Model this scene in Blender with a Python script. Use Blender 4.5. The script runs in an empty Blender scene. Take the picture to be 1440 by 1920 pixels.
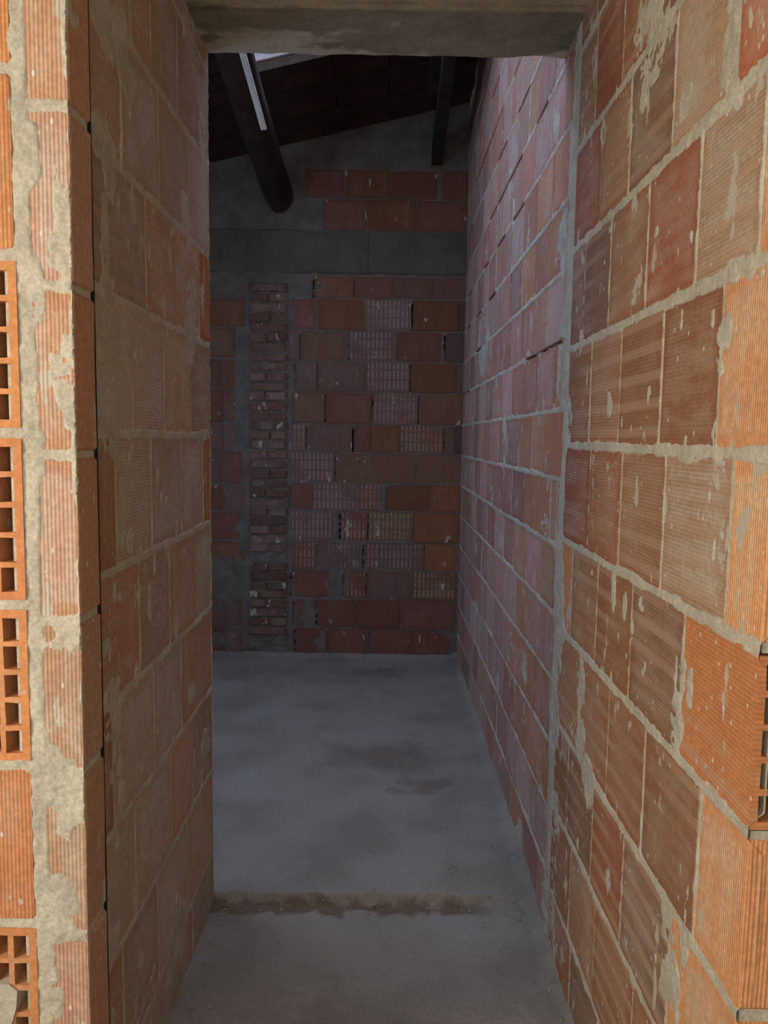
import bpy, math, random
import numpy as np
from mathutils import Matrix, Vector
random.seed(7)
rnd = random.Random(11)
C = bpy.context.scene.collection
S = bpy.context.scene

# ------------------------------------------------------------ camera
PITCH, ROLL, YAW = 90 - 5.55, 0.86, -0.08
EYE = Vector((0, 0, 1.47))
FPX = 1442.0
R3 = (Matrix.Rotation(math.radians(YAW), 3, 'Z') @ Matrix.Rotation(math.radians(PITCH), 3, 'X')
      @ Matrix.Rotation(math.radians(ROLL), 3, 'Z'))
cd = bpy.data.cameras.new('camera')
cd.sensor_fit = 'VERTICAL'; cd.sensor_height = 36.0; cd.lens = FPX / 1920 * 36.0
cd.clip_start = 0.02
cam = bpy.data.objects.new('camera', cd); C.objects.link(cam)
cam.matrix_world = Matrix.Translation(EYE) @ R3.to_4x4()
S.camera = cam

# ------------------------------------------------------------ sky and lights
w = bpy.data.worlds.new('sky'); S.world = w; w.use_nodes = True
bg = w.node_tree.nodes['Background']
bg.inputs[0].default_value = (0.54, 0.68, 1.0, 1)
bg.inputs[1].default_value = 6.4

def area(name, loc, target, sx, sy, power, color, portal=False):
    l = bpy.data.lights.new(name, 'AREA'); l.shape = 'RECTANGLE'; l.size = sx; l.size_y = sy
    l.energy = power; l.color = color
    if portal: l.cycles.is_portal = True
    o = bpy.data.objects.new(name, l); C.objects.link(o); o.location = loc
    o.rotation_euler = (Vector(target) - Vector(loc)).to_track_quat('-Z', 'Y').to_euler()
    return o
# added area lamp before the closed rear wall, standing in for unseen daylight
area('rear_fill_lamp', (-0.15, -0.78, 1.5), (-0.15, 1.5, 1.45), 2.3, 1.3, 24.0, (1.0, 0.89, 0.77))
S.cycles.max_bounces = 8
area('side_fill_lamp', (-1.95, 0.25, 1.5), (0.5, 1.0, 1.4), 1.1, 1.2, 68.0, (1.0, 0.88, 0.74))  # added lamp brightening the near right wall; the side wall has no window
area('roof_gap_portal', (-0.48, 3.2, 3.48), (-0.48, 3.2, 0), 2.15, 2.2, 1.0, (1, 1, 1), True)

area('added_opening_portal', (-2.19, 3.3, 1.6), (0, 3.3, 1.6), .9, 1.0, 1.0, (1, 1, 1), True)  # portal for an added, unseen opening that brightens the far room

S.view_settings.view_transform = 'Standard'; S.view_settings.look = 'None'
S.view_settings.gamma = 1.0; S.view_settings.exposure = 0.0
S.view_settings.use_curve_mapping = False

# ------------------------------------------------------------ small helpers
def ray(px, py):
    return R3 @ Vector(((px - 720) / FPX, -(py - 960) / FPX, -1.0))
def onx(px, py, X):
    d = ray(px, py); t = X / d.x; return d.y * t, EYE.z + d.z * t
def ony(px, py, Y):
    d = ray(px, py); t = Y / d.y; return d.x * t, EYE.z + d.z * t

def struct(o): o['kind'] = 'structure'; return o
def tag(o, label, cat, group=None):
    o['label'] = label; o['category'] = cat
    if group: o['group'] = group
    return o
def link(name, me, mat=None, parent=None):
    o = bpy.data.objects.new(name, me); C.objects.link(o)
    if mat and not me.materials: me.materials.append(mat)
    if parent: o.parent = parent
    return o
def mesh(name, vs, fs, smooth=False):
    me = bpy.data.meshes.new(name); me.from_pydata(vs, [], fs); me.update()
    if smooth: me.shade_smooth()
    return me

_lat = {}
def vnoise(u, v, sc, seed):
    """smooth value noise, -1..1"""
    L = _lat.get(seed)
    if L is None:
        L = _lat[seed] = np.random.RandomState(seed).rand(256, 256).astype(np.float32) * 2 - 1
    x = u / sc + 1000.3; y = v / sc + 1000.7
    xi = np.floor(x).astype(int); yi = np.floor(y).astype(int)
    fx = x - xi; fy = y - yi
    fx = fx * fx * (3 - 2 * fx); fy = fy * fy * (3 - 2 * fy)
    a = L[xi & 255, yi & 255]; b = L[(xi + 1) & 255, yi & 255]
    c = L[xi & 255, (yi + 1) & 255]; d = L[(xi + 1) & 255, (yi + 1) & 255]
    return (a * (1 - fx) + b * fx) * (1 - fy) + (c * (1 - fx) + d * fx) * fy
def fbm(u, v, sc, seed, n=3):
    s = 0; a = 1.0; t = 0
    for i in range(n):
        s = s + a * vnoise(u, v, sc / 2 ** i, seed + i); t += a; a *= .55
    return s / t

def grid_mesh(name, P, extra=None):
    """P: (nu, nv, 3) array -> quad mesh; extra = (verts, quads) joined on"""
    nu, nv = P.shape[:2]
    vs = P.reshape(-1, 3).astype(np.float32)
    i = np.arange(nu * nv).reshape(nu, nv)
    q = np.stack([i[:-1, :-1], i[1:, :-1], i[1:, 1:], i[:-1, 1:]], -1).reshape(-1, 4)
    ng = len(q)
    if extra:
        ev, ef = extra
        q = np.concatenate([q, np.array(ef) + len(vs)]); vs = np.concatenate([vs, np.array(ev, np.float32)])
    me = bpy.data.meshes.new(name)
    me.vertices.add(len(vs)); me.vertices.foreach_set('co', vs.ravel())
    me.loops.add(q.size); me.loops.foreach_set('vertex_index', q.ravel().astype(np.int32))
    me.polygons.add(len(q)); me.polygons.foreach_set('loop_start', np.arange(0, q.size, 4, dtype=np.int32))
    me.update(calc_edges=True)
    sm = np.zeros(len(q), bool); sm[:ng] = True
    me.polygons.foreach_set('use_smooth', sm)
    me.validate(); return me

BOXF = [(0, 3, 2, 1), (4, 5, 6, 7), (0, 1, 5, 4), (1, 2, 6, 5), (2, 3, 7, 6), (3, 0, 4, 7)]
def box_v(x0, x1, y0, y1, z0, z1):
    return [(x0, y0, z0), (x1, y0, z0), (x1, y1, z0), (x0, y1, z0), (x0, y0, z1), (x1, y0, z1), (x1, y1, z1), (x0, y1, z1)]
def boxes(name, bs):
    vs, fs = [], []
    for b in bs:
        n = len(vs); vs += box_v(*b); fs += [tuple(n + k for k in f) for f in BOXF]
    return mesh(name, vs, fs)

# ------------------------------------------------------------ materials
class NT:
    def __init__(s, name, rough=.9):
        s.m = bpy.data.materials.new(name); s.m.use_nodes = True; s.t = s.m.node_tree
        s.b = s.t.nodes['Principled BSDF']; s.b.inputs['Roughness'].default_value = rough
        s.b.inputs['Specular IOR Level'].default_value = .2
    def n(s, typ, **kw):
        nd = s.t.nodes.new('ShaderNode' + typ)
        for k, v in kw.items(): setattr(nd, k, v)
        return nd
    def put(s, sock, v):
        if isinstance(v, bpy.types.NodeSocket): s.t.links.new(v, sock)
        else: sock.default_value = v
    def math(s, op, a, b=0.0, c=None, clamp=False):
        nd = s.n('Math', operation=op, use_clamp=clamp); s.put(nd.inputs[0], a); s.put(nd.inputs[1], b)
        if c is not None: s.put(nd.inputs[2], c)
        return nd.outputs[0]
    def vmul(s, a, b, op='MULTIPLY'):
        nd = s.n('VectorMath', operation=op); s.put(nd.inputs[0], a); s.put(nd.inputs[1], b); return nd.outputs[0]
    def noise(s, vec, sc, det=3, rough=.55):
        nd = s.n('TexNoise'); s.put(nd.inputs['Vector'], vec); nd.inputs['Scale'].default_value = sc
        nd.inputs['Detail'].default_value = det; nd.inputs['Roughness'].default_value = rough; return nd.outputs['Fac']
    def ramp(s, f, a, b, lo=0., hi=1.):
        nd = s.n('MapRange', interpolation_type='SMOOTHSTEP'); s.put(nd.inputs[0], f)
        for i, v in enumerate((a, b, lo, hi)): nd.inputs[i + 1].default_value = v
        return nd.outputs[0]
    def mix(s, f, a, b, mode='MIX'):
        nd = s.n('Mix', data_type='RGBA', blend_type=mode); s.put(nd.inputs[0], f); s.put(nd.inputs[6], a); s.put(nd.inputs[7], b)
        return nd.outputs[2]
    def bump(s, h, dist, strength=1.0, normal=None):
        nd = s.n('Bump'); s.put(nd.inputs['Height'], h); nd.inputs['Distance'].default_value = dist
        nd.inputs['Strength'].default_value = strength
        if normal: s.put(nd.inputs['Normal'], normal)
        return nd.outputs[0]
    def done(s, col, nrm=None):
        s.put(s.b.inputs['Base Color'], col)
        if nrm: s.put(s.b.inputs['Normal'], nrm)
        return s.m

MORTAR = (.45, .42, .34, 1)
def clay(name, style):
    k = NT(name, .85)
    tc = k.n('TexCoord'); oi = k.n('ObjectInfo')
    off = k.math('MULTIPLY', oi.outputs['Random'], 37.0)
    cx = k.n('CombineXYZ'); k.put(cx.inputs[0], off); k.put(cx.inputs[1], off); k.put(cx.inputs[2], off)
    ob = tc.outputs['Object']
    p = k.vmul(ob, cx.outputs[0], 'ADD')
    sep = k.n('SeparateXYZ'); k.put(sep.inputs[0], ob)
    gen = k.n('SeparateXYZ'); k.put(gen.inputs[0], tc.outputs['Generated'])
    base = oi.outputs['Color']; dusty = oi.outputs['Alpha']
    fine = k.noise(p, 90, 4, .7)
    big = k.noise(p, 7, 3)
    # fired skin: darker orange margins round a scrubbed, dusty centre
    gx = k.math('MINIMUM', gen.outputs[0], k.math('SUBTRACT', 1.0, gen.outputs[0]))
    gz = k.math('MINIMUM', gen.outputs[2], k.math('SUBTRACT', 1.0, gen.outputs[2]))
    g = k.math('MINIMUM', gx, gz)
    g = k.math('ADD', g, k.math('MULTIPLY', k.math('SUBTRACT', k.noise(p, 12, 2), .5), .22))
    centre = k.ramp(g, .03, .15)
    dust = k.mix(.30, k.mix(1.0, base, (1.12, 1.42, 1.75, 1), 'MULTIPLY'), (.45, .36, .27, 1))
    streak_scale = {'h': (3, 3, 26), 'v': (26, 26, 2), 'g': (12, 12, 6), 'p': (9, 9, 4)}[style]
    ps = k.vmul(p, streak_scale)
    streak = k.noise(ps, 1.6, 3, .6)
    df = k.math('MULTIPLY', k.math('MULTIPLY', centre, k.ramp(k.math('ADD', k.math('MULTIPLY', big, .5), k.math('MULTIPLY', streak, .5)), .38, .60)), dusty, clamp=True)
    col = k.mix(df, base, dust)
    col = k.mix(k.ramp(fine, .35, .75), k.mix(1.0, col, (.82, .80, .78, 1), 'MULTIPLY'), k.mix(1.0, col, (1.12, 1.10, 1.08, 1), 'MULTIPLY'))
    # ribs
    h = None
    if style in 'hv':
        s_ = sep.outputs[2] if style == 'h' else k.math('ADD', sep.outputs[0], sep.outputs[1])
        per = .0072 if style == 'h' else .0062
        s_ = k.math('ADD', s_, k.math('MULTIPLY', k.noise(p, 9, 1), .002))
        rib = k.math('ADD', k.math('MULTIPLY', k.math('SINE', k.math('MULTIPLY', s_, 2 * math.pi / per)), .5), .5)
        h = rib
        amt = k.ramp(k.noise(p, 5, 2), .3, .65, .12, .50 if style == 'h' else .38)
        col = k.mix(k.math('MULTIPLY', k.math('SUBTRACT', 1.0, rib), amt), col, k.mix(1.0, col, (.62, .50, .42, 1), 'MULTIPLY'))
        if style == 'h':   # broad faint bands where the inner webs of the block scorched through
            bw = k.math('SINE', k.math('ADD', k.math('MULTIPLY', sep.outputs[2], 2 * math.pi / .052), k.math('MULTIPLY', k.noise(p, 4, 1), 1.5)))
            bm = k.math('MULTIPLY', k.ramp(bw, .1, .8), k.ramp(k.noise(p, 2.2, 1), .42, .6))
            col = k.mix(k.math('MULTIPLY', bm, .45), col, (.44, .30, .21, 1))
    elif style == 'g':
        a = k.ramp(k.math('SINE', k.math('MULTIPLY', sep.outputs[0], 2 * math.pi / .027)), -.1, .8)
        b = k.ramp(k.math('SINE', k.math('MULTIPLY', sep.outputs[2], 2 * math.pi / .065)), -.95, -.6)
        ab = k.math('MULTIPLY', k.math('MULTIPLY', a, b), k.ramp(big, .3, .55))
        col = k.mix(k.math('MULTIPLY', ab, .42), col, (.46, .38, .33, 1)); h = a
    # thin smudges of mortar dragged over the face
    sm = k.noise(k.vmul(p, (1.0, 1.0, .45)), 17, 4, .62)
    col = k.mix(k.ramp(k.math('ADD', sm, k.math('MULTIPLY', dusty, .05)), .665, .70), col, MORTAR)
    # pale splashes
    vo = k.n('TexVoronoi'); k.put(vo.inputs['Vector'], k.vmul(p, (1, 1, .55))); vo.inputs['Scale'].default_value = 95
    sc = k.n('SeparateColor'); k.put(sc.inputs[0], vo.outputs['Color'])
    sp = k.math('MULTIPLY', k.ramp(vo.outputs['Distance'], .30, .16), k.math('MULTIPLY', k.ramp(k.math('ADD', sc.outputs[0], k.math('MULTIPLY', big, .25)), 1.06, 1.065), k.ramp(dusty, .35, .7)))
    col = k.mix(sp, col, (.60, .57, .50, 1))
    n1 = k.bump(fine, .0012, .5)
    if h is not None: n1 = k.bump(h, .0011 if style != 'g' else .0006, .7, n1)
    return k.done(col, n1)
CLAY = {s: clay('clay_' + n, s) for s, n in (('h', 'ribs_across'), ('v', 'ribs_upright'), ('g', 'grid_marked'), ('p', 'plain'))}

def rocky(name, c1, c2, sc=9, bumpd=.003, c3=None, boards=False):
    k = NT(name, .95); tc = k.n('TexCoord'); p = tc.outputs['Object']
    a = k.noise(p, sc, 4, .6); f = k.noise(p, 160, 3, .7)
    col = k.mix(k.ramp(a, .35, .65), c1, c2)
    if boards:
        st = k.noise(k.vmul(p, (1.5, 4, 24)), 1.3, 4, .6)
        col = k.mix(k.ramp(st, .50, .60), col, c3)
        st2 = k.noise(k.vmul(p, (2, 4, 30)), 1.1, 3, .6)
        col = k.mix(k.math('MULTIPLY', k.ramp(st2, .40, .30), .7), col, (.10, .09, .075, 1))
    elif c3:
        col = k.mix(k.ramp(k.noise(p, 2.1, 3), .50, .68), col, c3)
    col = k.mix(k.ramp(f, .3, .75), k.mix(1.0, col, (.80, .80, .80, 1), 'MULTIPLY'), k.mix(1.0, col, (1.14, 1.14, 1.12, 1), 'MULTIPLY'))
    n1 = k.bump(f, bumpd * .5, .6); n1 = k.bump(k.noise(p, 45, 4), bumpd, .6, n1)
    return k.done(col, n1)
M_MORTAR = rocky('mortar', (.50, .475, .39, 1), (.40, .375, .305, 1), 14)
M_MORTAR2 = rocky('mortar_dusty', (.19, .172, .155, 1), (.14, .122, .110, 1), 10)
M_CONC = rocky('rough_concrete', (.11, .105, .085, 1), (.14, .132, .11, 1), 5, .004)
M_LINTEL = rocky('board_marked_concrete', (.20, .18, .14, 1), (.27, .25, .20, 1), 5, .004, (.50, .47, .38, 1), True)
M_FLOOR = rocky('dusty_screed', (.30, .275, .225, 1), (.25, .225, .185, 1), 4, .004, (.34, .33, .30, 1))
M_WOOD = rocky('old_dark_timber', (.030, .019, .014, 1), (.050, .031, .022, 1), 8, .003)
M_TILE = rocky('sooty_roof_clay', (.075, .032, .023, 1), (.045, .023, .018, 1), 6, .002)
M_PLASTER = rocky('plain_plaster', (.42, .36, .28, 1), (.38, .33, .26, 1), 3, .002)

# ------------------------------------------------------------ bricks
def brick_mesh(w_, h_, d_, jit=.0012, sharp_end=False, ch=.0018):
    """one rounded, slightly uneven block; front face at y=0, centre of the face at the origin"""
    hw, hh = w_ / 2, h_ / 2; r = min(.005, hw * .3, hh * .3)
    pts = []
    for (ax, az, bx, bz) in ((-hw + r, -hh, hw - r, -hh), (hw, -hh + r, hw, hh - r), (hw - r, hh, -hw + r, hh), (-hw, hh - r, -hw, -hh + r)):
        for t in (0, .33, .66, 1):
            pts.append((ax + (bx - ax) * t + rnd.uniform(-jit, jit), az + (bz - az) * t + rnd.uniform(-jit, jit)))
    n = len(pts); vs, fs = [], []
    for (y, ins) in ((0, ch), (ch, 0), (d_, 0)):
        for (x, z) in pts:
            l = math.hypot(x, z) or 1
            vs.append((x - (ins if x > 0 else -ins), y, z - (ins if z > 0 else -ins)))
    for kx in range(2):
        for i in range(n):
            j = (i + 1) % n
            fs.append((kx * n + i, kx * n + j, (kx + 1) * n + j, (kx + 1) * n + i))
    fs.append(tuple(range(n))[::-1]); fs.append(tuple(range(2 * n, 3 * n)))
    fs = [f[::-1] for f in fs]
    return mesh('brick', vs, fs)

def hollow_mesh(w_, h_, d_, nx, nz, shell, web, cd_=.14, flip=False):
    """block seen on its end: a lattice of webs round deep square cells, front at y=0"""
    cw = (w_ - 2 * shell - (nx - 1) * web) / nx; chh = (h_ - 2 * shell - (nz - 1) * web) / nz
    xs, zs, cxs, czs = [0], [0], set(), set()
    x = shell
    for i in range(nx): cxs.add(len(xs)); xs += [x, x + cw]; x += cw + web
    xs.append(w_)
    z = shell
    for i in range(nz): czs.add(len(zs)); zs += [z, z + chh]; z += chh + web
    zs.append(h_)
    xs = [a - w_ / 2 for a in xs]; zs = [a - h_ / 2 for a in zs]
    vs, fs, idx = [], [], {}
    def V(i, j, y, dx=0, dz=0):
        key = (i, j, y)
        if key not in idx:
            idx[key] = len(vs)
            inner = 0 < i < len(xs) - 1 and 0 < j < len(zs) - 1
            q = .0009 if inner and y == 0 else 0
            vs.append((xs[i] + rnd.uniform(-q, q), y, zs[j] + rnd.uniform(-q, q)))
        return idx[key]
    for i in range(len(xs) - 1):
        for j in range(len(zs) - 1):
            a, b, c, d = (i, j), (i + 1, j), (i + 1, j + 1), (i, j + 1)
            if i in cxs and j in czs:
                for (p, q) in ((a, b), (b, c), (c, d), (d, a)):
                    fs.append((V(*p, 0), V(*q, 0), V(*q, cd_), V(*p, cd_)))
                fs.append((V(*a, cd_), V(*b, cd_), V(*c, cd_), V(*d, cd_)))
            else:
                fs.append((V(*a, 0), V(*b, 0), V(*c, 0), V(*d, 0)))
    n = len(vs); X0, X1, Z0, Z1 = xs[0], xs[-1], zs[0], zs[-1]
    vs += box_v(X0, X1, 0, d_, Z0, Z1)
    fs += [tuple(n + k for k in f) for f in (BOXF[0], BOXF[1], BOXF[3], BOXF[4], BOXF[5])]
    return mesh('hollow_brick', vs, fs)

ORANGE = (.56, .245, .105); TAUPE = (.32, .215, .155); RED = (.44, .185, .11); BROWN = (.40, .215, .125)
PINK = (.44, .27, .22); RUST = (.42, .17, .065); DARK = (.22, .14, .11); TAN = (.52, .30, .17)
def vary(c, s=.08):
    m = 1 + rnd.uniform(-s, s); return tuple(max(0, v * m * (1 + rnd.uniform(-s, s) * .4)) for v in c)

def add_brick(parent, u0, u1, v0, v1, style='h', col=ORANGE, dust=.8, depth=.045, proud=0.0, jit=.0012, name='brick'):
    me = brick_mesh(u1 - u0, v1 - v0, depth, jit)
    o = link(name, me, CLAY[style], parent)
    o.location = ((u0 + u1) / 2, -proud, (v0 + v1) / 2)
    o.rotation_euler = (rnd.uniform(-.004, .004), 0, rnd.uniform(-.005, .005))
    o.color = (*vary(col), dust)
    return o

def mortar_wall(name, loc, rotz, us, vs_, rects, smears, mat, body, top_fn=None, seed=1, bed=.004, head=-.001, rag=.006, gaps=(), deep=(), kind=True, parent=None, lumps=.0028, recess=0.0):
    """mortar surface as a real relief round the bricks: joints, recesses and dragged smears"""
    us = np.array(us); nv = len(vs_)
    U = np.repeat(us[:, None], nv, 1)
    if top_fn is None: Vv = np.repeat(np.array(vs_)[None, :], len(us), 0)
    else:
        t = np.linspace(0, 1, nv)[None, :]
        Vv = vs_[0] + (top_fn(us)[:, None] - vs_[0]) * t
    n1 = fbm(U, Vv, .05, seed, 3); n2 = fbm(U, Vv, .018, seed + 10, 2); n3 = fbm(U, Vv, .35, seed + 20, 2)
    eb = bed + rag * (n1 * .8 + n2 * .5)
    eh = head + rag * (n1 * .7 + n2 * .4) + .012 * np.clip(n3 - .25, 0, 1)
    F = np.full(U.shape, .01)
    for (u0, u1, v0, v1) in rects:
        i0, i1 = np.searchsorted(us, (u0, u1))
        if i1 <= i0: continue
        Vs = Vv[i0:i1]; Us = U[i0:i1]
        m = (Vs > v0) & (Vs < v1)
        f = np.maximum(eb[i0:i1] - np.minimum(Vs - v0, v1 - Vs), eh[i0:i1] - np.minimum(Us - u0, u1 - Us))
        F[i0:i1][m] = np.maximum(f[m], -.02)
    for (uc, vc, ru, rv) in smears:
        g = 1 - np.sqrt(((U - uc) / ru) ** 2 + ((Vv - vc) / rv) ** 2) + .55 * n1 + .35 * n2
        F = np.maximum(F, np.clip(g * .012, -.02, .01))
    for (u0, u1, v0, v1) in gaps:
        s_ = np.minimum(np.minimum(U - u0, u1 - U), np.minimum(Vv - v0, v1 - Vv)) + .003 * n2
        F = np.where(s_ > 0, -.02, F)
    for (u0, u1, v0, v1) in deep:
        F = np.where((U > u0) & (U < u1) & (Vv > v0) & (Vv < v1), -.07, F)
    top = .0012 + lumps * (.5 * n1 + .5 * n2) + .001 * fbm(U, Vv, .009, seed + 30, 1)
    H = np.minimum(np.clip(F, -.07, 1), top) - recess
    P = np.stack([U, -H, Vv], -1)
    o = link(name, grid_mesh(name, P, body), mat, parent)
    o.location = loc; o.rotation_euler = (0, 0, rotz)
    if kind: struct(o)
    return o

def joined_boxes(bs):
    vs, fs = [], []
    for b in bs:
        n = len(vs); vs += box_v(*b); fs += [tuple(n + k for k in f) for f in BOXF]
    return vs, fs

# roof plane over the far room
def roof_z(x, y): return 3.40 + .24 * x + .18 * (5.0 - y)

FZ = .035     # far floor level
YB = 4.95     # back wall
XL, XR = -.52, .50
YJ = 2.31     # far end of the long left wall
HP = math.pi / 2

# ------------------------------------------------------------ floor
fx = np.arange(-2.2, .80, .010); fy = np.concatenate([np.arange(1.35, 2.6, .0065), np.arange(2.6, 5.02, .012)])
X, Y = np.meshgrid(fx, fy, indexing='ij')
edge = 2.285 + .018 * fbm(X, Y * .3, .12, 90, 3) + .008 * fbm(X, Y, .03, 95, 2)
step = np.clip((Y - edge) / .028, 0, 1)
fade = np.clip((.42 - X) / .18, 0.0, 1)
Z = (FZ * step * (.35 + .65 * fade) + FZ * .65 * (1 - fade) * np.clip((Y - 1.9) / .6, 0, 1)
     + .005 * fbm(X, Y, .35, 60, 2) + .0018 * fbm(X, Y, .05, 65, 3) + .0012 * fbm(X, Y, .016, 70, 1))
Z += .012 * np.clip(1 - np.abs(Y - edge + .03) / .05, 0, 1) * np.clip(fbm(X, Y, .05, 77, 2), -.2, 1)
Z += .03 * np.clip((X - .47) / .05 + .5 * fbm(X, Y, .06, 80, 2), 0, 1)
Z += .02 * np.clip((Y - 4.89) / .06 + .5 * fbm(X, Y, .07, 83, 2), 0, 1)
def floor_mat():
    k = NT('dusty_screed', .95); tc = k.n('TexCoord'); p = tc.outputs['Object']
    f = k.noise(p, 150, 3, .7); sp = k.n('SeparateXYZ'); k.put(sp.inputs[0], p)
    col = k.mix(k.ramp(k.noise(p, 3.2, 5, .6), .32, .62), (.215, .195, .165, 1), (.275, .255, .22, 1))
    col = k.mix(k.ramp(k.noise(p, 1.3, 3), .50, .64), col, (.285, .27, .24, 1))
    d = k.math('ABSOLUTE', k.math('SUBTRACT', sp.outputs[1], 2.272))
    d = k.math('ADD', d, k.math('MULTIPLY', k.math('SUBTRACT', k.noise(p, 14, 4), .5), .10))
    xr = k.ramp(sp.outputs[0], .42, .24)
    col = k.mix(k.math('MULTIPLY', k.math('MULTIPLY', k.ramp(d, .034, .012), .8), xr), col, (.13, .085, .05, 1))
    for (sx_, sy_, r_) in ((.0, 4.62, .16), (.02, 3.35, .22), (.18, 3.05, .12)):
        dv = k.vmul(p, (sx_, sy_, 0), 'SUBTRACT'); dv = k.vmul(dv, (.7, 1.0, 1))
        ln = k.n('VectorMath', operation='LENGTH'); k.put(ln.inputs[0], dv)
        e = k.math('ADD', ln.outputs['Value'], k.math('MULTIPLY', k.math('SUBTRACT', k.noise(p, 9, 4), .5), .35))
        col = k.mix(k.ramp(e, r_, r_ * .3, 0, .6), col, (.15, .105, .085, 1))
    col = k.mix(k.ramp(f, .3, .75), k.mix(1.0, col, (.82, .82, .82, 1), 'MULTIPLY'), k.mix(1.0, col, (1.12, 1.12, 1.1, 1), 'MULTIPLY'))
    return k.done(col, k.bump(k.noise(p, 50, 4), .003, .6, k.bump(f, .0015, .6)))
M_FLOOR = floor_mat()
floor = struct(link('floor', grid_mesh('floor', np.stack([X, Y, Z], -1), joined_boxes([(-3, 3, -3.2, 5.2, -.2, -.03)])), M_FLOOR))
fr = link('near_slab', boxes('near_slab', [(-3, 3, -3.2, 1.352, -.02, 0)]), M_FLOOR, floor)

# ------------------------------------------------------------ right wall, local u = -y
def ru(px, py): return -onx(px, py, XR)[0]
def smear_r(px, py, rx, ry, X=XR):
    d, z = onx(px, py, X); s = -1 if X > 0 else 1
    return (s * d, z, 1.35 * abs(rx) * d * d / (FPX * abs(X)), ry * d / FPX)
lev = [-.08, .18, .43, .68, .943, 1.197, 1.455, 1.714, 1.973, 2.227, 2.48, 2.74, 3.0]
END = -.992; COL = -2.115
right_joints = {   # course index -> pixel columns of the upright joints, read at mid course
    0: [1066, 1116, 1183, 1268], 1: [1068, 1114, 1183, 1268],
    2: [1064, 1110, 1166, 1252], 3: [1085, 1140, 1206, 1306], 4: [1071, 1119, 1182, 1278],
    5: [1066, 1105, 1163, 1243, 1366], 6: [1107, 1163, 1241, 1350], 7: [1096, 1144, 1214, 1310, 1431],
    8: [1128, 1182, 1266, 1392], 9: [1120, 1172, 1225, 1347], 10: [1125, 1190, 1280], 11: [1150, 1250]}
G = .007
nb, rects = [], []
cols_near = [(.44, .18, .08), (.31, .155, .085), (.33, .155, .08), (.25, .15, .10), (.27, .15, .09), (.34, .135, .08), (.36, .19, .105), (.34, .16, .085)]
for c, js in right_joints.items():
    v0, v1 = lev[c], lev[c + 1]; vm = (v0 + v1) / 2
    us_ = []
    for px in js:   # find the wall point at this pixel column and this height
        py = 820.0
        for _ in range(12):
            d, z = onx(px, py, XR); py += (z - vm) * FPX / d
        us_.append(-d)
    us_ = [u for u in us_ if COL + .05 < u < END - .05]
    us_ = [COL] + us_ + [END]
    for i in range(len(us_) - 1):
        a, b = us_[i] + .003, us_[i + 1] - .003
        if i == len(us_) - 2: b = END
        nb.append([a, b, v0 + G, v1 - G, c, i, len(us_) - 2])
far, r2 = [], random.Random(5)
v = 1.165 - .1945 * 6 + .0
row = 0
while v < 4.0:
    u = -2.185 - (0.0 if row % 2 else .11) + r2.uniform(-.03, .03)
    if u < -2.21: far.append([u + .004, -2.185, v + .005, v + .1945 - .005])
    while u > -4.95:
        L = r2.choice([.25, .25, .255, .19, .26])
        far.append([max(u - L, -4.96) + .003, u - .003, v + .005, v + .1945 - .005]); u -= L
    v += .1945; row += 1
far = [f for f in far if f[1] - f[0] > .035 and f[2] < roof_z(XR, -f[0]) - .05]
rects = [b[:4] for b in nb] + [f[:] for f in far]
rects = [(a, b + (.04 if b > END - .001 else 0), c, d) for a, b, c, d in rects]
sm_r = [smear_r(*a) for a in [
    (1222, 40, 20, 95), (1226, 120, 14, 50), (1382, 60, 20, 100), (1376, 150, 12, 45), (1058, 450, 9, 62), (1360, 615, 9, 34), (1352, 690, 4, 18),
    (1216, 755, 5, 34), (1214, 810, 8, 20), (1275, 1262, 7, 60), (1268, 1360, 8, 60), (1294, 1290, 5, 40), (1088, 1290, 5, 60), (1084, 1370, 9, 50),
    (1102, 1462, 9, 48), (1252, 1770, 14, 70), (1262, 1860, 18, 60), (1282, 1790, 7, 45), (1204, 1135, 4, 14), (1172, 1130, 3, 30),
    (1152, 1085, 3, 60), (1186, 1180, 3, 25), (1310, 1480, 6, 22), (1090, 640, 4, 20), (1142, 760, 3, 20), (1054, 650, 5, 90), (1062, 800, 7, 60),
    (1050, 1180, 5, 110), (1040, 1380, 6, 90), (1036, 1560, 9, 90), (1030, 1700, 12, 90), (1180, 260, 3, 50), (1208, 180, 5, 26), (1285, 200, 8, 30),
    (1132, 250, 4, 25), (1405, 500, 10, 26), (1380, 505, 14, 20), (1345, 860, 10, 16), (1290, 862, 14, 8), (960, 1240, 6, 50), (984, 1250, 4, 40), (1022, 985, 5, 20),
    (975, 1600, 6, 60), (905, 640, 6, 60), (1035, 1430, 6, 30)]]
for k in range(16):
    sm_r.append((r2.uniform(-4.6, -2.3), r2.uniform(.2, 2.6), r2.uniform(.02, .05), r2.uniform(.03, .09)))
for k in range(70): sm_r.append((r2.uniform(-2.08, -1.02), r2.uniform(.3, 2.4), r2.uniform(.004, .008), r2.uniform(.006, .022)))
gaps_r = []
for f in far:      # some joints of the far part were never filled
    if f[2] > 1.5 and r2.random() < .32: gaps_r.append((f[0], f[1], f[3] - .004, f[3] + .012))
    if r2.random() < .16: gaps_r.append((f[1] - .001, f[1] + .009, f[2] + .02, f[3] - .01))
us = np.concatenate([np.arange(-4.97, -2.24, .0085), np.arange(-2.24, END + .0001, .0042)])
us[-1] = END + .001
d_, z_ = onx(1279, 1150, XR)
gaps_r.append((-d_ - .002, -d_ + .006, 1.06, 1.17))
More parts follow.
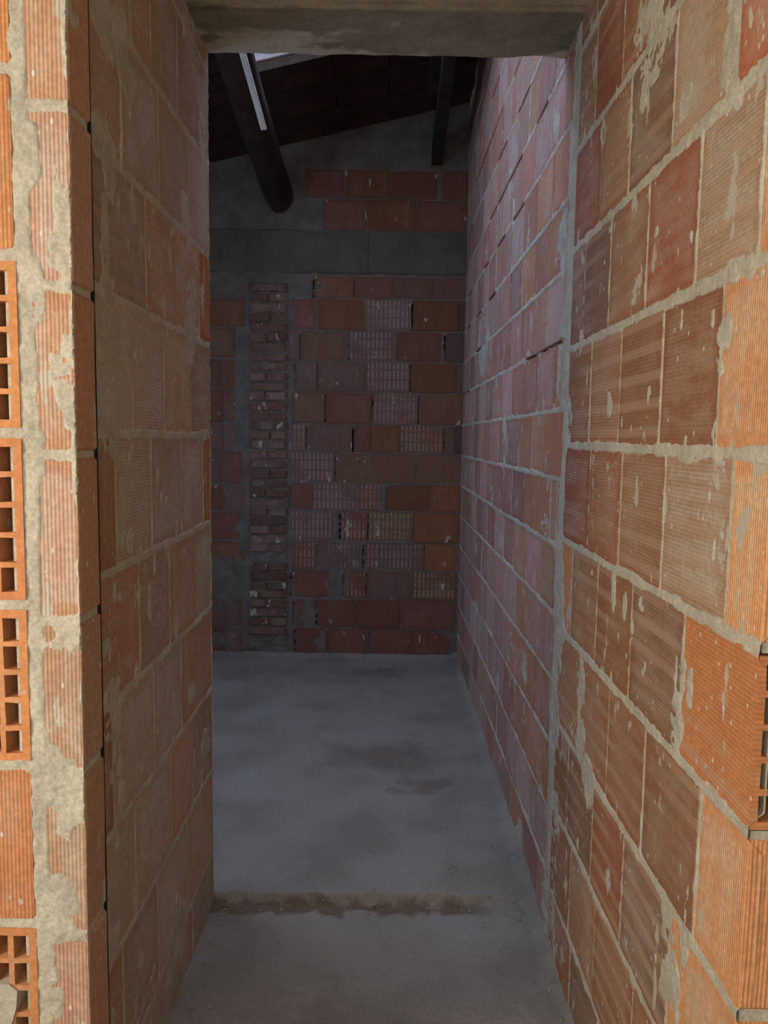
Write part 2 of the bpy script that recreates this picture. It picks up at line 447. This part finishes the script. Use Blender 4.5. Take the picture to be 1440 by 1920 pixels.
wr = mortar_wall('wall_right', (XR, 0, 0), -HP, us, np.linspace(-.1, 4.0, 880), rects, sm_r, M_MORTAR,
                 joined_boxes([(-5.2, END - .16, .02, .40, -.1, 4.3), (END - .165, END - .0025, .004, .40, -.1, lev[4] + .004), (END - .165, END - .0025, .004, .40, lev[5] - .004, 4.3)]),
                 top_fn=lambda u: np.where(u < -2.2, roof_z(XR, -u) + .02, 3.0 + 0 * u), seed=3, gaps=gaps_r)
for (a, b, c, d, ci, i, n) in nb:
    last = i == n
    st = 'h'; col = rnd.choice(cols_near); dust = rnd.uniform(.45, 1)
    if i == 0 and b - a < .12: st, col = 'v', ORANGE
    if last: st, col, dust = 'v', (.68, .35, .17), 1.0
    if last and ci in (8, 9): st, col = 'p', (.46, .16, .085)
    if i == n - 1 and ci in (5, 7, 8): col, dust = (.44, .30, .19), 1.0
    if last and ci == 4:       # the block whose cells face the room
        L = b - a
        me = hollow_mesh(.25, d - c, L, 5, 5, .011, .009)
        o = link('hollow_brick', me, CLAY['h'], wr)
        o.rotation_euler = (0, 0, HP); o.location = (b, .125, (c + d) / 2); o.color = (*ORANGE, .75)
        o['label'] = 'hollow block with its open square cells facing the camera at the wall end'
        continue
    add_brick(wr, a, b, c, d, st, col, dust, depth=.25 if last else .045, proud=rnd.uniform(-.001, .0016), jit=.0016)
    if last:                    # second leaf of the wall end, further right
        me = brick_mesh(.14, d - c, .2); o = link('brick', me, CLAY['v'], wr)
        o.rotation_euler = (0, 0, HP); o.location = (b - .004, .33, (c + d) / 2); o.color = (*vary(ORANGE), .8)
for f in far:
    t = rnd.random()
    st = 'v' if t < .55 else ('g' if t < .7 else 'p')
    col = rnd.choice([(.50, .29, .23), (.47, .28, .22), (.46, .23, .165), (.54, .34, .28), (.38, .21, .17), (.50, .25, .18)] + ([(.50, .25, .14)] * 5 if f[1] > -2.75 else [])); col = (col[0] * .88, col[1] * .84, col[2] * .84)
    add_brick(wr, *f, st, col, rnd.uniform(.3, .9), proud=rnd.uniform(-.0015, .002))

# ------------------------------------------------------------ long left wall, local u = y
levl = [-.1, .16, .43, .69, .945, 1.205, 1.468, 1.73, 1.985, 2.245, 2.5, 2.75, 3.0]
left_joints = {0: [225, 300, 362], 1: [233, 296, 352], 2: [254, 321, 362], 3: [212, 289, 340], 4: [262, 318, 365], 5: [217, 284, 340, 381],
               6: [248, 308, 358], 7: [201, 273, 330, 373], 8: [227, 297, 353], 9: [242, 281, 332], 10: [215, 292, 350], 11: [240, 310]}
nl = []
for c, js in left_joints.items():
    v0, v1 = levl[c], levl[c + 1]; vm = (v0 + v1) / 2; us_ = []
    for px in js:
        py = 820.0
        for _ in range(12):
            d, z = onx(px, py, XL); py += (z - vm) * FPX / d
        us_.append(d)
    us_ = [1.255] + [u for u in us_ if 1.30 < u < YJ - .04] + [YJ]
    for i in range(len(us_) - 1):
        nl.append([us_[i] + .003, us_[i + 1] - .003, v0 + G, v1 - G, c, i, len(us_) - 2])
        if i == len(us_) - 2: nl[-1][1] = YJ
sm_l = [smear_r(*a, X=XL) for a in [
    (196, 40, 16, 60), (222, 60, 12, 45), (238, 140, 10, 42), (196, 270, 14, 40), (206, 330, 7, 60), (197, 450, 5, 90), (203, 540, 8, 30), (358, 600, 7, 80), (352, 430, 6, 45),
    (346, 390, 4, 30), (213, 1310, 14, 45), (208, 1370, 14, 30), (228, 1470, 6, 70), (222, 1550, 5, 40), (200, 830, 12, 22), (215, 845, 8, 16), (208, 1770, 14, 45), (198, 1720, 8, 30),
    (228, 1000, 7, 26), (244, 1012, 5, 20), (262, 1040, 5, 22), (262, 1110, 3, 40), (282, 1130, 3, 40), (196, 1215, 6, 16), (360, 1300, 4, 24), (385, 1395, 6, 30), (258, 1265, 4, 20),
    (385, 815, 6, 14), (366, 120, 8, 60), (352, 40, 8, 50), (322, 1800, 10, 50), (340, 1740, 10, 60), (290, 1840, 14, 40), (380, 260, 5, 50), (190, 660, 5, 20)]]
rs = random.Random(21)
for k in range(70): sm_l.append((rs.uniform(1.4, 2.28), rs.uniform(.1, 2.3), rs.uniform(.005, .009), rs.uniform(.008, .030)))
wl = mortar_wall('wall_left', (XL, 0, 0), HP, np.concatenate([np.arange(1.25, YJ, .0042), [YJ]]), np.linspace(-.1, 3.0, 700),
                 [b[:4] for b in nl], sm_l, M_MORTAR,
                 joined_boxes([(1.26, YJ - .01, .02, 1.75, -.1, 4.3)]), seed=40, bed=.003, head=-.002)
for (a, b, c, d, ci, i, n) in nl:
    col = rnd.choice([(.46, .37, .29), (.42, .33, .26), (.50, .33, .22), (.46, .38, .31), (.40, .30, .23), (.47, .29, .20)]); st = 'h' if rnd.random() < .6 else 'p'; dust = rnd.uniform(.6, 1.)
    if b - a < .13: st, col = 'v', RUST
    if i == 0 and ci in (3, 5): st, col = 'v', BROWN
    add_brick(wl, a, b, c, d, st, col, dust, depth=.12 if i == n else .045, proud=rnd.uniform(-.001, .0014), jit=.0016)

# ------------------------------------------------------------ front partition at the left edge: jamb blocks and hollow blocks
YP = 1.165
def pu(px, py): return ony(px, py, YP)
jl = [-.13, .13, .389, .665, .937, 1.181, 1.436, 1.685, 1.941, 2.2, 2.46, 2.72]
hl = [-.12, .155, .42, .686, .949, 1.205, 1.468, 1.728, 1.99, 2.25, 2.51, 2.75]
JX0, JX1, HX = -.526, -.463, -.546
rj = [(JX0, JX1, jl[i] + .005, jl[i + 1] - .005) for i in range(len(jl) - 1)]
rh = []
for i in range(len(hl) - 1):
    x = HX
    for k in range(2):
        rh.append((x - .25, x, hl[i] + .008, hl[i + 1] - .008, i)); x -= .262
def smear_p(px, py, rx, ry):
    x, z = ony(px, py, YP); return (x, z, rx * YP / FPX, ry * YP / FPX)
sm_p = [smear_p(*a) for a in [(118, 700, 26, 60), (135, 760, 14, 50), (72, 840, 16, 60), (74, 1200, 16, 60), (120, 1200, 34, 40), (90, 1440, 34, 70), (130, 1500, 30, 70), (110, 1700, 50, 55),
                              (95, 1730, 40, 40), (92, 1820, 18, 50), (110, 1880, 16, 50), (60, 300, 14, 60), (106, 360, 10, 50), (130, 400, 14, 50), (120, 460, 26, 70), (70, 560, 14, 60),
                              (30, 1700, 40, 30), (10, 1410, 10, 30), (28, 310, 9, 90), (14, 100, 10, 90), (130, 60, 14, 70)]]
wp = mortar_wall('wall_front_left', (0, YP, 0), 0, np.concatenate([np.arange(-1.35, -.64, .01), np.arange(-.64, JX1, .0032), [JX1 - .002]]), np.linspace(-.1, 2.72, 860),
                 [r[:4] for r in rj] + [r[:4] for r in rh], sm_p, M_MORTAR,
                 joined_boxes([(-2.3, HX - .01, .0725, .0795, -.1, 2.9), (-2.3, -1.08, .004, .0795, -.1, 2.9), (HX - .02, JX1 - .004, .004, .078, -.1, 2.9)]), seed=70, bed=.004, head=.003, deep=[(a + .008, b - .006, c + .006, d - .006) for (a, b, c, d, i) in rh if i in (4, 5, 6, 2, 1, 0)])
M_BLACK = rocky('gap_shade_black', (.012, .011, .010, 1), (.02, .018, .016, 1), 20, .001)
link('shade_gap_strip', boxes('shade_gap_strip', [(JX1 - .02, JX1 + .0005, .0795, .0835, -.1, 2.72)]), M_BLACK, wp)['label'] = 'thin black strip added as the dark shade line behind the jamb blocks'  # added strip, its black colour stands in for the shaded gap
for i, r in enumerate(rj):
    o = add_brick(wp, *r, 'v', [(.50, .26, .14), (.52, .28, .16), (.48, .30, .20), (.50, .31, .205), (.50, .32, .22), (.50, .30, .19), (.52, .30, .19), (.50, .31, .215), (.50, .30, .19), (.50, .30, .2), ORANGE][i], 1.0, depth=.0795, jit=.0008)
    o.rotation_euler = (0, 0, 0)
for (a, b, c, d, i) in rh:
    if i in (4, 5, 6, 2, 1, 0):
        me = hollow_mesh(b - a, d - c, .075, 7, 5, .0125, .0085, .055)
        o = link('hollow_brick', me, CLAY['p'], wp); o.location = ((a + b) / 2, -.003, (c + d) / 2); o.color = (*vary(ORANGE), .3)
    else:
        add_brick(wp, a, b, c, d, 'v', (.50, .23, .11) if i == 3 else ORANGE, .9, depth=.075, proud=.002)
# mortar squeezed into the cells of the lowest hollow block in view
lump = link('mortar_lump', mesh('mortar_lump', [(-.60 + .02 * math.cos(a) * (1 + .3 * math.sin(3 * a)) + k * .004, -.001 - .006 * (1 - k) + .03 * k, .545 + .05 * math.sin(a) * (1 + .2 * math.cos(2 * a))) for k in (0, 1) for a in [i * math.pi / 6 for i in range(12)]],
            [tuple(range(12))[::-1]] + [(i, (i + 1) % 12, 12 + (i + 1) % 12, 12 + i) for i in range(12)]), M_MORTAR, wp)

# ------------------------------------------------------------ back wall, local u = x
def bx(px, py): return ony(px, py, YB)
rows_y = [518, 561, 621, 679, 736, 796, 850, 907, 959, 1017, 1070, 1124, 1178, 1234]
rv = [bx(700, y)[1] for y in rows_y]
def zx(z): return bx(380 + .3611 * z, 850)[0]
BR = {0: [(575, 775, 'p', 'RUST'), (780, 970, 'p', 'RED'), (972, 1175, 'p', 'BROWN'), (1180, 1378, 'p', 'BROWN')],
      1: [(455, 585, 'p', 'RED'), (592, 828, 'v', 'RUST'), (842, 1070, 'g', 'PINK'), (1080, 1312, 'v', 'RUST'), (1318, 1395, 'v', 'DARK')],
      2: [(445, 500, 'p', 'PINK'), (510, 745, 'v', 'TAN'), (757, 985, 'g', 'PINK'), (997, 1228, 'v', 'RED'), (1252, 1395, 'p', 'DARK')],
      3: [(485, 590, 'v', 'PINK'), (598, 836, 'v', 'PINK'), (850, 1068, 'g', 'PINK'), (1076, 1306, 'v', 'RUST'), (1314, 1395, 'v', 'PINK')],
      4: [(462, 632, 'v', 'TAN'), (640, 872, 'v', 'RED'), (884, 1112, 'g', 'PINK'), (1118, 1345, 'v', 'TAN'), (1352, 1400, 'p', 'BROWN')],
      5: [(452, 535, 'g', 'PINK'), (542, 776, 'v', 'PINK'), (784, 868, 'v', 'RED'), (870, 1020, 'v', 'RUST'), (1028, 1250, 'g', 'TAN'), (1256, 1304, 'p', 'BROWN'), (1308, 1400, 'v', 'DARK')],
      6: [(460, 686, 'g', 'PINK'), (694, 864, 'v', 'TAN'), (872, 1106, 'v', 'TAN'), (1110, 1342, 'v', 'TAN'), (1348, 1400, 'p', 'DARK')],
      7: [(458, 574, 'p', 'RED'), (580, 800, 'g', 'PINK'), (814, 922, 'g', 'RED'), (964, 1192, 'v', 'RUST'), (1198, 1345, 'p', 'ORANGE')],
      8: [(464, 680, 'g', 'PINK'), (722, 860, 'g', 'RED'), (866, 1096, 'g', 'TAN'), (1104, 1338, 'v', 'ORANGE')],
      9: [(466, 590, 'g', 'RED'), (606, 830, 'g', 'PINK'), (846, 920, 'g', 'RED'), (926, 1156, 'g', 'PINK'), (1164, 1332, 'p', 'ORANGE')],
      10: [(464, 658, 'v', 'RED'), (742, 856, 'g', 'RED'), (862, 1104, 'v', 'PINK'), (1110, 1332, 'g', 'TAN')],
      11: [(480, 530, 'p', 'RED'), (600, 802, 'v', 'RED'), (812, 1036, 'v', 'RED'), (1042, 1330, 'p', 'RED')],
      12: [(486, 640, 'v', 'RED'), (660, 862, 'v', 'RED'), (882, 1100, 'v', 'RED'), (1104, 1325, 'v', 'RED')]}
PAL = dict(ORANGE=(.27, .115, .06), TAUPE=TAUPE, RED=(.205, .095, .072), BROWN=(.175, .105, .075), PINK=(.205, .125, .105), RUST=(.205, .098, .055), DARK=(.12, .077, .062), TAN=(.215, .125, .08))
bb = []
for r, lst in BR.items():
    for (a, b, st, cn) in lst:
        bb.append([zx(a), min(zx(b), XR - .004), rv[r + 1] + .005, rv[r] - .005, st, PAL[cn], r, a])
# the bricks left of the small-brick pier, some hidden by the long wall
lz = [(220, 370), (372, 528), (532, 690), (692, 868), (870, 1008), (1012, 1182), (1184, 1325), (1330, 1478), (1480, 1628), (1782, 1930), (1932, 2080)]
for (a, b) in lz:
    v1, v0 = bx(430, 480 + a * .3611)[1], bx(430, 480 + b * .3611)[1]
    right = random.Random(a).choice([170, 205, 220]); split = random.Random(a + 1).choice([0, 110, -60])
    us_ = [zx(right), zx(split) if split else zx(-40), zx(-180), zx(-400)]
    for k in range(3):
        bb.append([us_[k + 1] + .006, us_[k] - .002, v0 + .004, v1 - .004, 'v' if k else 'p', PAL[random.Random(a * 3 + k).choice(['RUST', 'RED', 'RED', 'PINK', 'BROWN'])], 99, 0])
# two courses above the concrete band
def ux(z, y): return bx(370 + .368 * z, y)[0]
for (y0, y1, lst) in ((374, 434, [(640, 866, 'p', 'RED'), (870, 1112, 'v', 'RUST'), (1118, 1400, 'p', 'RED')]),
                      (318, 374, [(548, 745, 'p', 'RED'), (755, 982, 'p', 'RUST'), (986, 1228, 'v', 'RED'), (1255, 1400, 'p', 'RED')])):
    for (a, b, st, cn) in lst:
        bb.append([ux(a, y0), min(ux(b, y0), XR - .004), bx(700, y1)[1] + .005, bx(700, y0)[1] - .004, st, PAL[cn], 98, 0])
P0, P1 = zx(242), zx(444)
sm_b = [(zx(205), 1.6, .03, .9), (zx(452), 1.95, .025, .35), (zx(560), rv[12] + .09, .05, .06), (zx(455), .25, .045, .28), (zx(150), .55, .16, .14), (zx(330), .62, .12, .06),
        (zx(515), rv[0] - .07, .12, .05), (zx(640), rv[13] + .1, .05, .07), (zx(1290), rv[12] + .06, .06, .1), (zx(700), rv[10] - .1, .06, .10), (zx(60), 2.25, .05, .2), (zx(200), 1.2, .05, .3), (zx(1340), .1, .04, .14),
        (zx(830), rv[3] - .05, .04, .03), (zx(1005), rv[5] - .12, .05, .05), (zx(340), rv[3] + .03, .09, .03), (zx(80), .12, .10, .05)]
gaps_b = []
for b in bb:
    if b[6] < 14 and random.Random(int(b[7]) + b[6]).random() < .55 and b[7] > 450:
        gaps_b.append((b[0] - .011, b[0] - .001, b[2] + .005, b[3] - .02))
wb = mortar_wall('wall_back', (0, YB, 0), 0, np.arange(-2.2, .53, .0078), np.linspace(-.05, 3.9, 480),
                 [b[:4] for b in bb], sm_b, M_MORTAR2, joined_boxes([(-2.4, 1.0, .02, .3, -.1, 4.2)]),
                 top_fn=lambda u: roof_z(u, YB) + .02, seed=120, gaps=gaps_b, bed=.002, head=.001)
for b in bb:
    add_brick(wb, b[0], b[1], b[2], b[3], b[4], b[5], rnd.uniform(.1, .4), proud=rnd.uniform(-.002, .006))
# pier of small solid bricks
pier = mortar_wall('brick_pier', (0, -.009, 0), 0, np.arange(P0, P1, .006), np.linspace(0, rv[0] + .02, 360), [], [(rnd.uniform(P0, P1), rnd.uniform(.05, 2.4), rnd.uniform(.02, .07), rnd.uniform(.012, .04)) for _ in range(34)], M_MORTAR2, None, seed=150, kind=False, parent=wb, lumps=.012, recess=.005)
v = .05; k = 0
top = rv[0] - .01
while v < top - .05:
    h = .0605 + rnd.uniform(-.003, .003)
    if not (.60 < v < .70 or v < .12):
        cuts = [P0 + .005, (P0 + P1) / 2 + rnd.uniform(-.02, .02), P1 - .004] if k % 2 else [P0 + .005, P1 - .004]
        for a, b in zip(cuts[:-1], cuts[1:]):
            add_brick(pier, a, b - .008, v + .008, v + h - .006, 'p', rnd.choice([(.17, .09, .07), (.14, .08, .065), (.20, .115, .09)]), rnd.uniform(.2, .9), depth=.04, proud=rnd.uniform(-.001, .011), jit=.004)
    v += h; k += 1

def rough_block(name, x0, x1, z0, z1, y0, depth, mat, parent, res, seed, groove=None, amp=.004, lower=0.0):
    """cast concrete: uneven front and underside as one bent relief, plus a body"""
    us = np.arange(x0, x1 + res * .5, res); nz = int((z1 - z0) / res); ny = int(depth / res)
    prof = [(0, z1 - (z1 - z0) * i / nz) for i in range(nz + 1)] + [(depth * j / ny, z0) for j in range(1, ny + 1)]
    prof = np.array(prof)
    U = np.repeat(us[:, None], len(prof), 1); Yp = np.repeat(prof[None, :, 0], len(us), 0); Zp = np.repeat(prof[None, :, 1], len(us), 0)
    s = Zp - Yp
    n = amp * fbm(U * .35, s, .05, seed, 3) + amp * .6 * fbm(U, s, .03, seed + 5, 2)
    front = Yp == 0
    Yq = y0 + Yp - np.where(front, n, 0); Zq = Zp - np.where(front, 0, n) * 1.2
    corner = np.abs(Zp - z0) + Yp
    rr = np.clip(.014 - corner, 0, 1) * (.7 + .5 * fbm(U, s, .06, seed + 9, 2))
    Yq = Yq + rr; Zq = Zq + rr * .8
    Zq = Zq - lower * fbm(U, s * 0, .09, seed + 12, 3) * np.clip(Yp * 20, 0, 1)
    if groove:
        g = (np.abs(U - groove[0] - .004 * vnoise(s, s * 0, .05, 9)) < groove[1]) & front & (Zp > groove[2])
        Yq = Yq + np.where(g, .03, 0)
    body = joined_boxes([(x0, x1, y0 + .012 + (.02 if groove else 0), y0 + depth, z0 + .02, z1)])
    return link(name, grid_mesh(name, np.stack([U, Yq, Zq], -1), body), mat, parent)
cz1, cz0 = bx(700, 436)[1], bx(700, 516)[1]
xc = bx(690, 480)[0]
for (a, b) in ((-1.75, xc - .004), (xc + .004, XR - .003)):
    rough_block('concrete_band', a, b, cz0, cz1, -.014, .04, M_CONC, wb, .012, int(b * 100) + 300)

# ------------------------------------------------------------ lintel and the wall above it
LZ = 2.555
lin = rough_block('concrete_lintel', XL - .01, XR + .012, LZ, 3.05, 2.06, .25, M_LINTEL, None, .006, 500, groove=(ony(645, 20, 2.06)[0], .0045, 2.60), amp=.0022, lower=.005)
tag(lin, 'rough grey concrete lintel spanning the top of the opening between the walls', 'lintel')
above = struct(link('wall_above_lintel', boxes('wall_above_lintel', [(-2.4, 1.0, 2.10, 2.30, 3.04, 4.6)]), M_PLASTER))

# ------------------------------------------------------------ roof over the far room
ceil = struct(bpy.data.objects.new('ceiling', None)); C.objects.link(ceil)
def in_hole(x0, x1, y0, y1):
    xm, ym = (x0 + x1) / 2, (y0 + y1) / 2
    return (-.78 < xm < -.30 and 2.2 < ym < 4.24) or (-1.52 < xm < .29 and 2.2 < ym < 3.45) or (0 < xm < .7 and 2.2 < ym < 3.0)
def slab(name, x0, x1, y0, y1, lift, th, mat, parent, jig=.0, origin=True):
    cx_, cy_ = (x0 + x1) / 2, (y0 + y1) / 2; cz_ = roof_z(cx_, cy_) + lift
    vs = []
    for t in (0, th):
        for (x, y) in ((x0, y0), (x1, y0), (x1, y1), (x0, y1)):
            vs.append((x - cx_ + rnd.uniform(-jig, jig), y - cy_ + rnd.uniform(-jig, jig), roof_z(x, y) + lift + t - cz_ + rnd.uniform(-jig, jig)))
    o = link(name, mesh(name, vs, BOXF), mat, parent); o.location = (cx_, cy_, cz_); return o
ys = [2.20 + .252 * i for i in range(12)]; xs = [-2.35, -1.93, -1.51, -1.09, -.76, -.30, .0, .28, .62]
for i in range(11):
    for j in range(len(xs) - 1):
        if in_hole(xs[j], xs[j + 1], ys[i], ys[i + 1]): continue
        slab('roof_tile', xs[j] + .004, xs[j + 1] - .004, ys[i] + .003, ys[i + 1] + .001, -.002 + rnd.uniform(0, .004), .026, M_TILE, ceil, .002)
for i in range(1, 11):
    segs = [(-2.35, .6)]
    if ys[i] < 4.1: segs = [(-2.35, -.80), (-.29, .6)]
    if ys[i] < 3.3: segs = [(-2.35, -1.53), (.27, .6)]
    if ys[i] < 2.9: segs = [(-2.35, -1.53)]
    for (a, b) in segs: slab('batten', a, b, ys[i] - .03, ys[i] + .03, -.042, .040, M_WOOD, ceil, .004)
# weatherproof layer above the tiles, open over the same gap
for (a, b, c, d) in ((-2.4, -1.53, 2.0, 5.1), (.28, .7, 2.97, 5.1), (-1.53, .28, 4.22, 5.1), (-1.53, -.78, 3.45, 4.22), (-.30, .28, 3.45, 4.22)):
    slab('roof_sheet', a, b, c, d, .030, .010, M_TILE, ceil)

def beam_round(name, x0, y0, z0, x1, y1, z1, r0, r1, mat, seg=14, rings=16):
    a = Vector((x0, y0, z0)); b = Vector((x1, y1, z1)); ax = (b - a).normalized()
    s1 = ax.cross(Vector((0, 0, 1))).normalized(); s2 = s1.cross(ax); vs, fs = [], []
    for i in range(rings + 1):
        t = i / rings; r = r0 + (r1 - r0) * t
        c = (b - a) * t + s1 * .012 * math.sin(t * 5) + s2 * .008 * math.sin(t * 8 + 1)
        for j in range(seg):
            an = 2 * math.pi * j / seg; q = r * (1 + .06 * math.sin(3 * an + t * 4) + rnd.uniform(-.03, .03))
            vs.append(c + s1 * q * math.cos(an) + s2 * q * math.sin(an))
    for i in range(rings):
        for j in range(seg):
            fs.append((i * seg + j, i * seg + (j + 1) % seg, (i + 1) * seg + (j + 1) % seg, (i + 1) * seg + j))
    fs.append(tuple(range(seg))); fs.append(tuple(range(rings * seg, (rings + 1) * seg))[::-1])
    o = link(name, mesh(name, vs, fs, True), mat); o.location = a; return o
def at(px, py, Y): x, z = ony(px, py, Y); return x, Y, z
lx, _, lz_ = at(524, 375, 4.955)
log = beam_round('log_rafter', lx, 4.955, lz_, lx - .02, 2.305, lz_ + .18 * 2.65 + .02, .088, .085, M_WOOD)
tag(log, 'dark round log rafter ending in the back wall beside the gap of sky', 'beam')
def bar(name, p, q, w_, h_, mat, parent=None):
    a = Vector(p); b = Vector(q); ax = (b - a).normalized(); s1 = ax.cross(Vector((0, 0, 1))).normalized(); s2 = s1.cross(ax); vs = []
    L = (b - a).length
    for z in (-h_ / 2, h_ / 2):
        for (l, x) in ((0, -w_ / 2), (0, w_ / 2), (L, w_ / 2), (L, -w_ / 2)):
            vs.append(ax * l + s1 * x + s2 * z)
    n = 1
    o = link(name, mesh(name, vs, BOXF), mat, parent); o.location = a
    m = o.modifiers.new('edge', 'BEVEL'); m.width = .004; m.segments = 2
    return o
sx, _, sz = at(819, 295, 4.955)
sq = bar('squared_rafter', (sx, 4.955, sz), (sx - .015, 2.305, sz + .18 * 2.65), .065, .11, M_WOOD)
tag(sq, 'dark squared rafter ending high on the back wall near the right wall', 'beam')
zb = sz + .18 * .505 + .088
sq2 = bar('packing_board', (sx - .02, 4.45, zb), (sx - .03, 2.305, zb + .18 * 2.145), .135, .045, M_WOOD)
tag(sq2, 'wider dark board lying along the top of the squared rafter', 'board')
# pale stick hanging in the sky gap
p0 = Vector(at(495, 243, 3.4)); p1 = Vector(at(462, 125, 3.2)); p1 = p0 + (p1 - p0) * 2.72
M_STICK = rocky('weathered_batten', (.72, .74, .74, 1), (.6, .62, .62, 1), 10, .001)
st = bar('broken_lath', p0, p1, .026, .014, M_STICK)
tag(st, 'pale broken lath hanging in the bright gap of the roof', 'lath')

# ------------------------------------------------------------ closing walls: far room left side and the room behind the camera
struct(link('wall_far_left', boxes('wall_far_left', [(-2.4, -2.2, 2.0, 2.85, -.1, 3.5), (-2.4, -2.2, 3.75, 5.2, -.1, 3.5), (-2.4, -2.2, 2.85, 3.75, 2.1, 3.5), (-2.4, -2.2, 2.85, 3.75, -.1, 1.1)]), M_MORTAR2))  # opening added out of view to let sky light reach the right wall
struct(link('wall_side_left', boxes('wall_side_left', [(-2.4, -2.0, -1.0, 1.3, -.1, 2.9)]), M_PLASTER))
struct(link('wall_side_right', boxes('wall_side_right', [(2.2, 2.4, -3.2, 1.3, -.1, 2.9), (.72, 2.4, 1.0, 1.3, -.1, 2.9)]), M_PLASTER))
struct(link('wall_rear', boxes('wall_rear', [(-2.4, 2.4, -1.0, -.8, -.1, 2.9)]), M_PLASTER))
struct(link('ceiling_near', boxes('ceiling_near', [(-2.4, 2.4, -3.2, 2.12, 2.9, 3.05)]), M_PLASTER))

# ------------------------------------------------------------ crumbs along the foot of the walls
vs, fs = [], []
rc = random.Random(3)
def crumb(x, y, z, r):
    n = len(vs)
    base = [(1, 0, 0), (-1, 0, 0), (0, 1, 0), (0, -1, 0), (0, 0, .7), (0, 0, -.7)]
    for b in base:
        k = r * rc.uniform(.7, 1.3); vs.append((x + b[0] * k + rc.uniform(-.3, .3) * r, y + b[1] * k, z + b[2] * k))
    for f in ((0, 2, 4), (2, 1, 4), (1, 3, 4), (3, 0, 4), (2, 0, 5), (1, 2, 5), (3, 1, 5), (0, 3, 5)): fs.append(tuple(n + i for i in f))
def fz(x, y):
    i = min(max(int((x - fx[0]) / .010), 0), len(fx) - 1); j = min(np.searchsorted(fy, y), len(fy) - 1); return float(Z[i, j])
for k in range(600):
    t = rc.random()
    if t < .45: x = XR - abs(rc.gauss(0, .05)) - .01; y = rc.uniform(1.7, 4.9)
    elif t < .6: x = XL + abs(rc.gauss(0, .02)) + .035; y = rc.uniform(1.6, 2.3)
    elif t < .75: x = rc.uniform(-.48, .45); y = 4.93 - abs(rc.gauss(0, .05))
    elif t < .85: x = rc.uniform(-.47, .45); y = rc.gauss(2.25, .03)
    else: x = rc.uniform(-.48, .45); y = rc.uniform(2.3, 4.9)
    r = rc.choice([.002, .003, .003, .004, .006]) ; crumb(x, y, fz(x, y) + r * .3, r)
cr = link('mortar_crumbs', mesh('mortar_crumbs', vs, fs), rocky('grit', (.33, .31, .27, 1), (.25, .235, .2, 1), 20, .001))
cr['kind'] = 'stuff'; tag(cr, 'small mortar crumbs scattered on the floor along the wall feet', 'debris')
